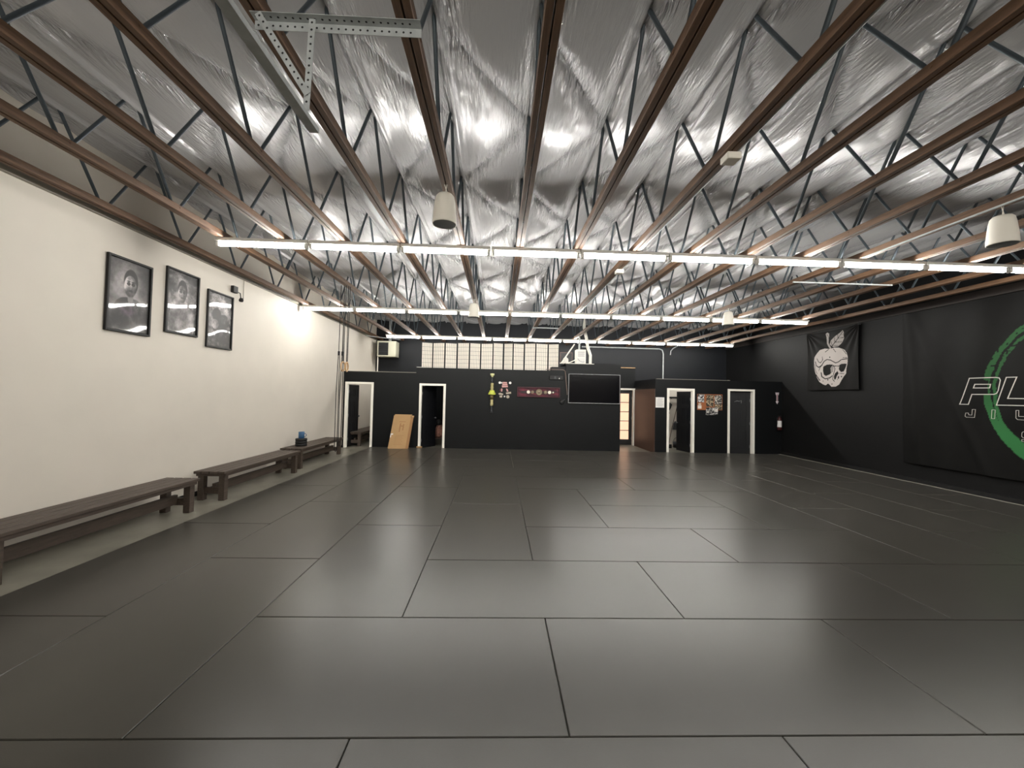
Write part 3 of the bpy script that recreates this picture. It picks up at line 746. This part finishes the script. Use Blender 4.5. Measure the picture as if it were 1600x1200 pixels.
# tall ornament
M_lime = material('lime_plastic', (196, 204, 84), .45); M_cap = material('pale_yellow', (216, 214, 160), .5); M_tan = material('tan_section', (176, 166, 118), .55); M_bronze = material('bronze_section', (96, 84, 50), .5); M_gry = material('dark_tail', (56, 58, 62), .6)
orn = thing('wall_ornament', 'tall narrow yellow, lime and dark segmented ornament hanging on the office wall', 'ornament', (-.2, YO, 1.18))
ox, oy = -.2, YO-.055
for nm, mt, prof in (('cap', M_cap, [(0, 2.42), (.062, 2.42), (.066, 2.38), (.03, 2.34), (.03, 2.31), (0, 2.31)]),
        ('neck', M_gry, [(0, 2.31), (.024, 2.31), (.026, 2.22), (.04, 2.20), (.024, 2.18), (.024, 2.12), (0, 2.12)]),
        ('upper_grip', M_tan, [(0, 2.12), (.044, 2.12), (.05, 2.06), (.042, 2.04), (.052, 1.97), (.044, 1.95), (.054, 1.89), (0, 1.89)]),
        ('collar', M_lime, [(0, 1.89), (.075, 1.89), (.085, 1.84), (.10, 1.82), (.118, 1.79), (.118, 1.755), (.08, 1.75), (0, 1.75)]),
        ('lower_body', M_bronze, [(0, 1.75), (.055, 1.75), (.06, 1.70), (.045, 1.60), (0, 1.60)]),
        ('lower_grip', M_tan, [(0, 1.60), (.042, 1.60), (.046, 1.54), (.034, 1.52), (.05, 1.49), (.046, 1.42), (.03, 1.40), (0, 1.40)]),
        ('tail', M_gry, [(0, 1.40), (.018, 1.40), (.018, 1.28), (.03, 1.26), (.045, 1.18), (0, 1.18)])):
    MB().lathe((ox, oy, 0), prof, 18).build(nm, mt, orn, origin=(ox, oy, 1.18))
# cluster of patches
M_pink = material('pink_patch', (196, 150, 146), .8); M_wp = material('white_patch', (222, 220, 218), .8); M_gp = material('beige_patch', (176, 166, 150), .8); M_rp = material('maroon_patch', (120, 62, 66), .8)
pc = thing('wall_patches', 'cluster of pink and white cloth patches pinned beside the yellow ornament', 'patches', (.21, YO, 1.62))
def patch(poly, mt): MB().prism(poly, 1, YO-.012, YO-.002).build('patch', mt, pc, origin=(.21, YO, 1.62), fixn=True)
def circ(cx, cz, r, n=14): return [(cx+r*math.cos(2*PI*k/n), cz+r*math.sin(2*PI*k/n)) for k in range(n)]
patch(circ(.04, 2.14, .04), M_wp); patch(circ(.37, 2.14, .04), M_wp); patch([(.09, 2.155), (.12, 2.165), (.12, 2.12), (.09, 2.11)], M_wp)
patch([(.14, 2.165), (.265, 2.165), (.275, 2.12), (.13, 2.12)], M_pink); patch([(.125, 2.11), (.28, 2.11), (.29, 2.06), (.115, 2.06)], M_pink); patch([(.11, 2.05), (.295, 2.05), (.30, 2.00), (.11, 1.99)], M_pink)
patch([(.09, 1.96), (.13, 1.95), (.125, 1.86), (.085, 1.86)], M_pink); patch([(.24, 1.96), (.29, 1.95), (.32, 1.87), (.27, 1.86)], M_pink); patch([(.06, 1.95), (.085, 1.95), (.07, 1.87), (.05, 1.88)], M_rp)
patch([(.0, 1.80), (.06, 1.82), (.16, 1.79), (.15, 1.75), (.02, 1.76)], M_gp); patch([(.24, 1.83), (.40, 1.86), (.41, 1.80), (.25, 1.78)], M_gp)
patch([(.04, 1.73), (.13, 1.74), (.12, 1.67), (.05, 1.67)], M_gp); patch(circ(.20, 1.705, .024), M_wp); patch(circ(.305, 1.70, .052), M_gp)
# small black shelf unit, controller
sh = thing('wall_clock_panel', 'narrow black panel with small pale details above the belt frame', 'panel', (1.84, YO, 2.27))
MB().bbox(1.62, 2.05, YO-.05, YO-.002, 2.275, 2.405, .005).build('case', M_black, sh, origin=(1.84, YO, 2.27))
MB().box(1.77, 1.83, YO-.053, YO-.0505, 2.30, 2.385).build('face_detail', M_gry, sh, origin=(1.84, YO, 2.27))
MB().lathe((1.93, YO-.051, 2.315), [(0, -.006), (.018, -.006), (.018, 0), (0, 0)], 12, axis='y').build('indicator', M_wp, sh, origin=(1.84, YO, 2.27))
vc = thing('wall_fan', 'small round black fan hung left of the television', 'fan', (2.03, YO, 1.49))
MB().lathe((2.03, YO-.04, 1.57), [(0, -.03), (.05, -.028), (.075, -.01), (.08, .02), (.06, .038), (0, .038)], 20, axis='y').build('body', M_black, vc, origin=(2.03, YO, 1.49))
MB().tube([(2.05, YO-.06, 1.6), (2.12, YO-.05, 1.66)], .012, 6).build('handle', M_gry, vc, origin=(2.03, YO, 1.49))
# notices
nt_ = thing('notice_sheet', 'single white notice sheet on the black wall left of the closet door', 'notice', (5.21, YO, 1.47))
MB().box(5.065, 5.345, YO-.006, YO-.001, 1.46, 1.79).build('sheet', M_paper, nt_, origin=(5.21, YO, 1.47))
b = MB()
for i in range(9):
    z = 1.75-i*.03; b.box(5.10+(.03 if i == 0 else 0), 5.31-(.03 if i == 0 else .02*(i % 3)), YO-.0075, YO-.0065, z-.006, z)
b.build('printed_lines', M_ink, nt_, origin=(5.21, YO, 1.47))
cb = thing('cork_board', 'brown cork board covered with flyers between two doors', 'notice board', (6.85, YO, 1.40))
M_cork = material('cork', (158, 96, 58), .9, noise=(60, .3))
MB().box(6.42, 7.24, YO-.02, YO-.001, 1.415, 1.925).build('board', M_cork, cb, origin=(6.85, YO, 1.40))
def collage(seed, tone, warm):
    def f(U, V):
        n = np.floor(vnoise(U, V, 7, 9, seed)*3.2)/3.2*.6 + vnoise(U, V, 18, 20, seed+1)*.55
        g = np.clip((n-.25)*1.5*tone, .03, .95); return g*(1+.25*warm), g, g*(1-.4*warm)
    return f
def flyer(x0, x1, z0, z1, fn, d, tilt=0):
    root = tag(painted('flyer', 26, 30, lambda U, V: (x0+U*(x1-x0)+tilt*(V-.5), YO-.022-d+0*U, z0+V*(z1-z0)+tilt*(U-.5)), fn, M_flat, None, origin=((x0+x1)/2, YO-.022-d, z0), thick=(0, .0012, 0)), '', 'flyer')
    return root
flyer(6.43, 6.64, 1.66, 1.915, collage(40, 1.5, .0), .0)['label'] = 'white flyer with a grey emblem at the top left of the cork board'
flyer(6.435, 6.555, 1.455, 1.56, lambda U, V: (.86+0*U, .83+0*U, .8+0*U), .0)['label'] = 'small blank white note at the bottom left of the cork board'
flyer(6.455, 6.54, 1.575, 1.625, lambda U, V: (.8+0*U, .76+0*U, .7+0*U), .0)['label'] = 'tiny white slip just above the blank note on the cork board'
flyer(6.71, 6.95, 1.53, 1.905, collage(50, .8, .45), .0)['label'] = 'brown toned flyer in the middle of the cork board'
flyer(6.975, 7.225, 1.60, 1.90, collage(60, 1.0, .1), .0)['label'] = 'black and white flyer at the top right of the cork board'
flyer(6.98, 7.225, 1.43, 1.595, collage(70, .9, .5), .0)['label'] = 'grey and red flyer at the bottom right of the cork board'
flyer(6.70, 7.09, 1.26, 1.50, collage(80, 1.0, .05), .004, .01)['label'] = 'wide dark photo flyer hanging below the cork board edge'
flyer(7.00, 7.09, 1.36, 1.46, lambda U, V: (.82+0*U, .8+0*U, .78+0*U), .008)['label'] = 'small white square note over the wide dark photo flyer'
# extinguisher arrow and extinguisher
ar = thing('arrow_sign', 'pale downward arrow sign above the fire extinguisher', 'sign', (9.06, YO, 1.66))
M_signw = material('sign_plate', (206, 196, 200), .5); M_signr = material('sign_red', (150, 84, 92), .5)
MB().prism([(9.0, 2.03), (9.12, 2.03), (9.105, 1.95), (9.085, 1.95), (9.085, 1.75), (9.11, 1.74), (9.06, 1.65), (9.01, 1.74), (9.035, 1.75), (9.035, 1.95), (9.015, 1.95)], 1, YO-.008, YO-.002).build('plate', M_signw, ar, origin=(9.06, YO, 1.66), fixn=True)
MB().box(9.05, 9.07, YO-.0095, YO-.0085, 1.76, 1.97).build('stripe', M_signr, ar, origin=(9.06, YO, 1.66))
fe = thing('fire_extinguisher', 'fire extinguisher with white label hanging below the arrow sign', 'fire extinguisher', (9.08, YO-.08, .82))
M_fe = material('dark_red_bottle', (58, 12, 14), .4)
MB().lathe((9.08, YO-.09, .82), [(0, 0), (.055, 0), (.062, .02), (.062, .34), (.045, .39), (.022, .41), (.022, .44), (0, .44)], 20).build('bottle', M_fe, fe, origin=(9.08, YO-.08, .82))
MB().lathe((9.08, YO-.09, .82), [(.0635, .10), (.0635, .30)], 20).build('label_wrap', M_wp, fe, origin=(9.08, YO-.08, .82))
b = MB(); b.box(9.05, 9.15, YO-.10, YO-.08, 1.27, 1.285); b.box(9.05, 9.14, YO-.10, YO-.08, 1.25, 1.262); b.tube([(9.06, YO-.09, 1.27), (9.0, YO-.09, 1.22), (9.0, YO-.09, 1.0)], .011, 6)
b.build('valve_and_hose', M_black, fe, origin=(9.08, YO-.08, .82))
# hook on door 4, cardboard, wood block
tag(MB().tube([(7.66, YO+.02, 1.70), (7.74, YO+.02, 1.73), (7.80, YO+.0, 1.72), (7.88, YO-.0, 1.74), (7.87, YO+.0, 1.66)], .012, 6).build('wall_hook', M_silver, origin=(7.77, YO, 1.66)), 'small silver hook piece on the far right black door', 'hook')
cbx = thing('cardboard_box', 'flattened tall cardboard box leaning on the office wall between two doorways', 'cardboard box', (-3.0, 12.75, MT))
def lean(b, x0, x1, z0, z1, o0, o1, sh=.095, mi=0):
    def P(x, z, o): return (x+sh*z, 12.585+o+z*.27, MT+z)
    vs = [P(x0,z0,o0),P(x1,z0,o0),P(x1,z0,o1),P(x0,z0,o1),P(x0,z1,o0),P(x1,z1,o0),P(x1,z1,o1),P(x0,z1,o1)]
    b.add(vs, [(0,3,2,1),(4,5,6,7),(0,1,5,4),(1,2,6,5),(2,3,7,6),(3,0,4,7)], mi)
b = MB(); lean(b, -3.33, -2.80, 0, 1.0, 0, .05); b.build('carton', M_card, cbx, origin=(-3.0, 12.75, MT))
b = MB(); lean(b, -2.80, -2.72, 0, .93, .0, .05); b.build('side_flap', M_cardink, cbx, origin=(-3.0, 12.75, MT))
b = MB(); lean(b, -3.31, -2.78, 1.001, 1.03, .01, .06); lean(b, -2.79, -2.71, .94, 1.0, .02, .03); b.build('top_flap', M_card, cbx, origin=(-3.0, 12.75, MT))
b = MB()
for i in range(7): lean(b, -3.18, -2.92-.03*(i % 2), .12+i*.045, .128+i*.045, -.0015, -.0003)
lean(b, -3.13, -2.93, .80, .82, -.0015, -.0003); lean(b, -3.10, -3.06, .5, .76, -.0015, -.0003); lean(b, -3.0, -2.96, .55, .74, -.0015, -.0003); lean(b, -3.06, -3.0, .66, .70, -.0015, -.0003)
b.build('print', M_cardink, cbx, origin=(-3.0, 12.75, MT))
b = MB(); lean(b, -3.325, -3.25, .41, .45, -.002, -.0003); lean(b, -3.325, -3.30, .33, .41, -.002, -.0003); b.build('tape_label', M_wp, cbx, origin=(-3.0, 12.75, MT))
tag(MB().bbox(-2.52, -2.35, YO-.09, YO-.026, MT, MT+.045, .004).build('wood_block', M_card, origin=(-2.43, YO-.06, MT)), 'small pale wooden block at the foot of the second door frame', 'wood block')

# ------------------------------------------------------------------ things seen through the doorways
shelf = thing('low_table', 'low table carrying a bag inside the dark second room', 'table', (-1.95, 14.1, 0))
MB().bbox(-2.25, -1.5, 13.9, 14.3, .22, .26, .004).build('top', M_brownpanel, shelf, origin=(-1.95, 14.1, 0))
for sx in (-2.22, -1.56):
    for sy in (13.92, 14.24): MB().box(sx, sx+.04, sy, sy+.04, 0, .219).build('leg', M_brownpanel, shelf, origin=(-1.95, 14.1, 0))
M_bag = material('pink_brown_fabric', (170, 120, 104), .85, noise=(14, .5), bump=(20, .6, .02))
bag = thing('bag', 'slumped pinkish bag with a dark top inside the dark second room', 'bag', (-1.98, 14.05, .26))
MB().lathe((-1.98, 14.08, .262), [(0, 0), (.13, 0), (.17, .06), (.175, .2), (.13, .33), (.10, .40), (0, .42)], 20).build('body', M_bag, bag, origin=(-1.98, 14.05, .26))
MB().lathe((-2.02, 14.08, .66), [(0, 0), (.10, .02), (.09, .14), (.04, .2), (0, .21)], 16).build('hood', M_black, bag, origin=(-1.98, 14.05, .26))
tag(MB().tube([(-4.80, 13.7, 1.46), (-4.80, 13.72, 1.56), (-4.81, 13.7, 1.63)], [.03, .045, .02], 8).build('coat_hook', M_gry, origin=(-4.82, 13.7, 1.46)), 'dark hook on the white wall inside the leftmost room', 'hook')
hr = thing('tool_rail', 'black rail with hooks on the white closet wall', 'rail', (6.5, 14.9, 1.75))
MB().bbox(6.30, 7.05, 14.84, 14.899, 1.77, 1.83, .005).build('rail', M_black, hr, origin=(6.5, 14.9, 1.75))
MB().tube([(6.37, 14.85, 1.78), (6.37, 14.78, 1.75), (6.37, 14.77, 1.81)], .008, 6).build('hook', M_black, hr, origin=(6.5, 14.9, 1.75))
br = thing('broom', 'broom leaning slantwise in the closet', 'broom', (6.2, 14.5, 0))
MB().tube([(6.22, 14.42, .62), (6.62, 14.80, 1.60)], .013, 8).build('handle', M_brownpanel, br, origin=(6.2, 14.5, 0))
MB().bbox(5.98, 6.18, 14.26, 14.32, .0, .14, .01).build('brush', M_black, br, origin=(6.2, 14.5, 0))
MB().tube([(6.08, 14.29, .14), (6.22, 14.42, .62)], .013, 8).build('lower_handle', M_brownpanel, br, origin=(6.2, 14.5, 0))
tag(MB().prism([(6.46, .62), (6.68, .60), (6.72, .86), (6.55, .93), (6.50, .84)], 1, 14.84, 14.895).build('dustpan', M_gry, origin=(6.58, 14.87, .62), fixn=True), 'dark grey dustpan hanging on the closet wall', 'dustpan')
tag(MB().tube([(6.27, 14.85, 1.60), (6.35, 14.80, 1.52), (6.33, 14.80, 1.42), (6.25, 14.85, 1.30), (6.30, 14.83, 1.2)], [.05, .06, .03, .055, .03], 10).build('hanging_gloves', M_black, origin=(6.28, 14.85, 1.3)), 'black gloves hanging in the closet above the broom', 'gloves')
mb = thing('mop_bucket', 'dark mop bucket on the closet floor', 'bucket', (6.5, 14.5, 0))
MB().lathe((6.50, 14.5, 0.001), [(0, 0), (.12, 0), (.15, .02), (.17, .2), (.18, .2), (.165, .0), (.16, .19), (.13, .03), (0, .03)], 20).build('bucket', M_gry, mb, origin=(6.5, 14.5, 0))
MB().ring((6.50, 14.5, .2), .17, .006, 'y').build('bail', M_black, mb, origin=(6.5, 14.5, 0))

# ------------------------------------------------------------------ skull apple banner
SB = (11.80, 10.05, 2.09, 3.78)                              # y left, y right (in view), z bottom, z top
def sk_map(U, V):                                            # to the drawing's own units
    X = 215+U*825; yt = 210-(X-215)*.17; yb = 1095-15*U
    return X, yb-(yb-yt)*V
def sk_color(U, V):
    X, Y = sk_map(U, V); g = np.full(U.shape, .10); r = g*1.03
    body = [(330,640),(345,580),(390,510),(450,460),(520,435),(600,440),(680,420),(760,425),(830,460),(875,510),(890,570),(880,680),(860,760),(855,830),(810,890),(780,940),(750,1000),(700,1035),(630,1035),(600,1005),(575,985),(540,1015),(500,1000),(440,960),(390,890),(350,800),(330,720)]
    stem = [(545,190),(570,165),(600,185),(590,230),(575,260),(590,340),(630,430),(600,440),(565,360),(545,270)]
    leaf = [(610,370),(620,300),(680,240),(750,190),(805,140),(825,200),(820,270),(790,350),(740,405),(660,410)]
    m = inpoly(X, Y, body); g = np.where(m, .78, g)
    g = np.where(inpoly(X, Y, stem) | inpoly(X, Y, leaf), .66, g)
    def dark(poly, v=.11):
        nonlocal g; g = np.where(inpoly(X, Y, poly), v, g)
    def stroke(pts, wd, v=.12):
        nonlocal g; g = np.where(nearline(X, Y, pts) < wd/2, v, g)
    dark([(495,780),(500,720),(560,690),(650,690),(665,720),(650,800),(600,845),(540,870),(510,850)])
    dark([(612,745),(650,705),(668,760),(620,830)], .6)
    dark([(755,700),(790,680),(870,680),(850,740),(820,800),(780,810),(750,770)])
    dark([(680,930),(670,880),(690,830),(730,795),(745,830),(720,870),(700,920)]); dark([(730,910),(735,870),(752,870),(747,915)])
    for pts, wd in (([(480,690),(510,640),(560,610),(620,620),(700,665),(740,650),(780,615),(880,605)], 13), ([(665,700),(690,760),(660,860),(650,920),(680,955)], 10), ([(680,715),(745,715)], 12),
        ([(470,820),(480,880),(530,915),(600,900),(640,870)], 15), ([(360,650),(380,710),(430,735),(480,700)], 15), ([(390,600),(420,650),(450,665),(485,620),(480,570)], 10), ([(375,850),(450,940)], 14),
        ([(760,830),(820,835)], 8), ([(530,490),(575,450)], 9), ([(660,440),(705,490)], 9), ([(805,460),(870,530)], 9), ([(810,585),(880,585)], 8), ([(345,690),(360,780),(400,840)], 8), ([(430,790),(450,740),(480,700)], 8),
        ([(640,402),(740,270),(800,160)], 9), ([(690,330),(680,250)], 7), ([(740,270),(730,210)], 7), ([(690,330),(790,330)], 7), ([(740,270),(815,260)], 7), ([(650,390),(630,320)], 7), ([(775,210),(820,205)], 6), ([(660,385),(745,395)], 7), ([(560,200),(580,240)], 7)):
        stroke(pts, wd)
    for (cx_, cy_, r_) in ((605,575,10),(570,930,10),(640,995,9),(785,880,10),(725,925,6),(500,950,7)): g = np.where(np.hypot(X-cx_, Y-cy_) < r_, .12, g)
    return g*1.02, g*.98, g*.96
def sk_disp(U, V):
    d1 = np.hypot(U, 1-V); d2 = np.hypot(1-U, 1-V)
    a1 = np.arctan2(1-V, U+1e-6); a2 = np.arctan2(1-V, 1-U+1e-6)
    f = .012*np.sin(a1*17)*np.clip(1-d1*.9, 0, 1) + .012*np.sin(a2*17+1)*np.clip(1-d2*.9, 0, 1)
    return .055+f+.012*np.sin(U*7)*(1-V)+.006*np.sin(U*21+2)
def sk_pos(U, V):
    sag = .10*(1-(2*U-1)**2)*V**3*.55
    narrow = .03*np.sin(PI*V)
    y = SB[0]+(SB[1]-SB[0])*(U+narrow*(.5-U))
    return XR-sk_disp(U, V), y, SB[2]+(SB[3]-SB[2])*V-sag
sb = thing('skull_banner', 'black cloth banner with a pale apple-shaped skull, stem and leaf', 'banner', (XR, 11.0, SB[2]))
painted('cloth', 210, 215, sk_pos, sk_color, M_cloth, sb, origin=(XR, 11.0, SB[2]), thick=(.002, 0, 0))
for y in (SB[0]-.02, SB[1]+.02): MB().tube([(XR-.06, y, SB[3]-.015), (XR-.001, y, SB[3]-.015)], .008, 8).build('pin', M_silver, sb, origin=(XR, 11.0, SB[2]))

# ------------------------------------------------------------------ big green ring banner
BB = (8.93, 4.85, .44, 3.79)
def bb_disp(y, z):
    u = (BB[0]-y)/(BB[0]-BB[1]); v = (z-BB[2])/(BB[3]-BB[2])
    d = .058+.014*np.sin(u*17+v*2.5)*(.4+.6*v) + .010*np.sin(u*33-v*5)+.012*np.sin(u*8+v*6)
    d = d + .02*np.exp(-((u-.03-.07*(1-v))/.02)**2)
    d = d + .018*np.exp(-(((y-8.25)-(z-2.6)*.42)/.10)**2)
    return d
def bb_color(U, V):
    y = BB[0]+(BB[1]-BB[0])*U; z = BB[2]+(BB[3]-BB[2])*V
    yc, zc = 5.93, 2.0; r = np.hypot(y-yc, z-zc); a = np.arctan2(z-zc, y-yc)      # a=0 towards the left in view
    n = vnoise(U, V, 26, 22, 9); n2 = vnoise(U, V, 90, 80, 10)
    wob = (n-.5)*.03+(n2-.5)*.015
    t = np.clip((-a+.1)/.5, 0, 1)                            # fuller brush load lower down
    outer = (r+wob < 1.47) & (r+wob > 1.375-.05*t)
    inner = (r+wob < 1.325) & (r+wob > 1.265)
    dry = (n2 < .22) & (a > .3)
    gap = ((a > -.02) & (a < .16) & (r > 1.40))
    g = (outer | inner) & ~dry & ~gap
    base = .085+.015*(n-.5)
    tone = .85+.3*np.clip(-a, -.3, .6)
    return np.where(g, .16*tone+.06, base), np.where(g, .46*tone, base*.99), np.where(g, .27*tone, base*.97)
ban = thing('club_banner', 'large black cloth banner with a green brushed ring and white outlined letters', 'banner', (XR, 6.9, BB[2]))
painted('cloth', 300, 250, lambda U, V: (XR-bb_disp(BB[0]+(BB[1]-BB[0])*U, BB[2]+(BB[3]-BB[2])*V), BB[0]+(BB[1]-BB[0])*U, BB[2]+(BB[3]-BB[2])*V), bb_color, M_cloth, ban, origin=(XR, 6.9, BB[2]), thick=(.002, 0, 0))
def outline(name, loops, wd, parent=ban):
    b = MB()
    for lp in loops:
        pts = []
        n = len(lp)
        for i in range(n):                                   # subdivide so the stroke follows the cloth
            p, q = lp[i], lp[(i+1) % n]; m = max(1, int(math.hypot(q[0]-p[0], q[1]-p[1])/.04))
            for k in range(m): pts.append((p[0]+(q[0]-p[0])*k/m, p[1]+(q[1]-p[1])*k/m))
        N = len(pts); ins = []; out = []
        for i in range(N):
            a, c, d = pts[i-1], pts[i], pts[(i+1) % N]
            t1 = Vector((c[0]-a[0], c[1]-a[1])).normalized(); t2 = Vector((d[0]-c[0], d[1]-c[1])).normalized()
            n1 = Vector((-t1.y, t1.x)); n2 = Vector((-t2.y, t2.x)); m = (n1+n2); m = m/max(.35, m.length_squared/2) / 1.0 * 1.0
            m = m*.5*wd
            ins.append((c[0]-m.x*.5*2*.5, c[1]-m.y*.5*2*.5)); out.append((c[0]+m.x*.5, c[1]+m.y*.5))
        vs = []
        for (y, z) in ins+out: vs.append((XR-float(bb_disp(np.array(y), np.array(z)))-.0035, y, z))
        for (y, z) in ins+out: vs.append((XR-float(bb_disp(np.array(y), np.array(z)))-.0005, y, z))
        fs = []
        for i in range(N):
            j = (i+1) % N; fs += [(i, j, N+j, N+i), (2*N+i, 3*N+i, 3*N+j, 2*N+j), (i, 2*N+i, 2*N+j, j), (N+i, N+j, 3*N+j, 3*N+i)]
        b.add(vs, fs)
    return b.build(name, M_letter, parent, origin=(XR, 7.0, 1.7), fixn=True)
outline('letter_p', [[(7.794,1.768),(7.612,2.275),(7.20,2.275),(7.145,2.262),(7.128,2.219),(7.165,2.03),(7.19,1.98),(7.235,1.962),(7.58,1.962),(7.645,1.768)], [(7.525,2.156),(7.281,2.150),(7.296,2.083),(7.55,2.086)]], .030)
outline('letter_l', [[(7.035,2.268),(6.884,2.266),(7.019,1.889),(6.66,1.886),(6.63,1.766),(7.196,1.764)]], .030)
outline('letter_j', [[(7.690,1.600),(7.699,1.535),(7.68,1.517),(7.551,1.517),(7.530,1.672),(7.582,1.672),(7.592,1.562),(7.640,1.563),(7.648,1.600)]], .013)
outline('letter_i', [[(7.27,1.675),(7.217,1.675),(7.228,1.513),(7.281,1.513)]], .013)
outline('letter_u', [[(6.905,1.678),(6.868,1.679),(6.872,1.575),(6.755,1.575),(6.745,1.678),(6.705,1.678),(6.715,1.53),(6.73,1.514),(6.885,1.516),(6.909,1.54)]], .013)
outline('letter_s', [[(6.70,1.312),(6.82,1.31),(6.838,1.29),(6.843,1.225),(6.828,1.205),(6.745,1.203),(6.745,1.172),(6.843,1.172),(6.843,1.14),(6.72,1.138),(6.705,1.16),(6.70,1.225),(6.715,1.243),(6.80,1.245),(6.80,1.272),(6.70,1.274)]], .011)
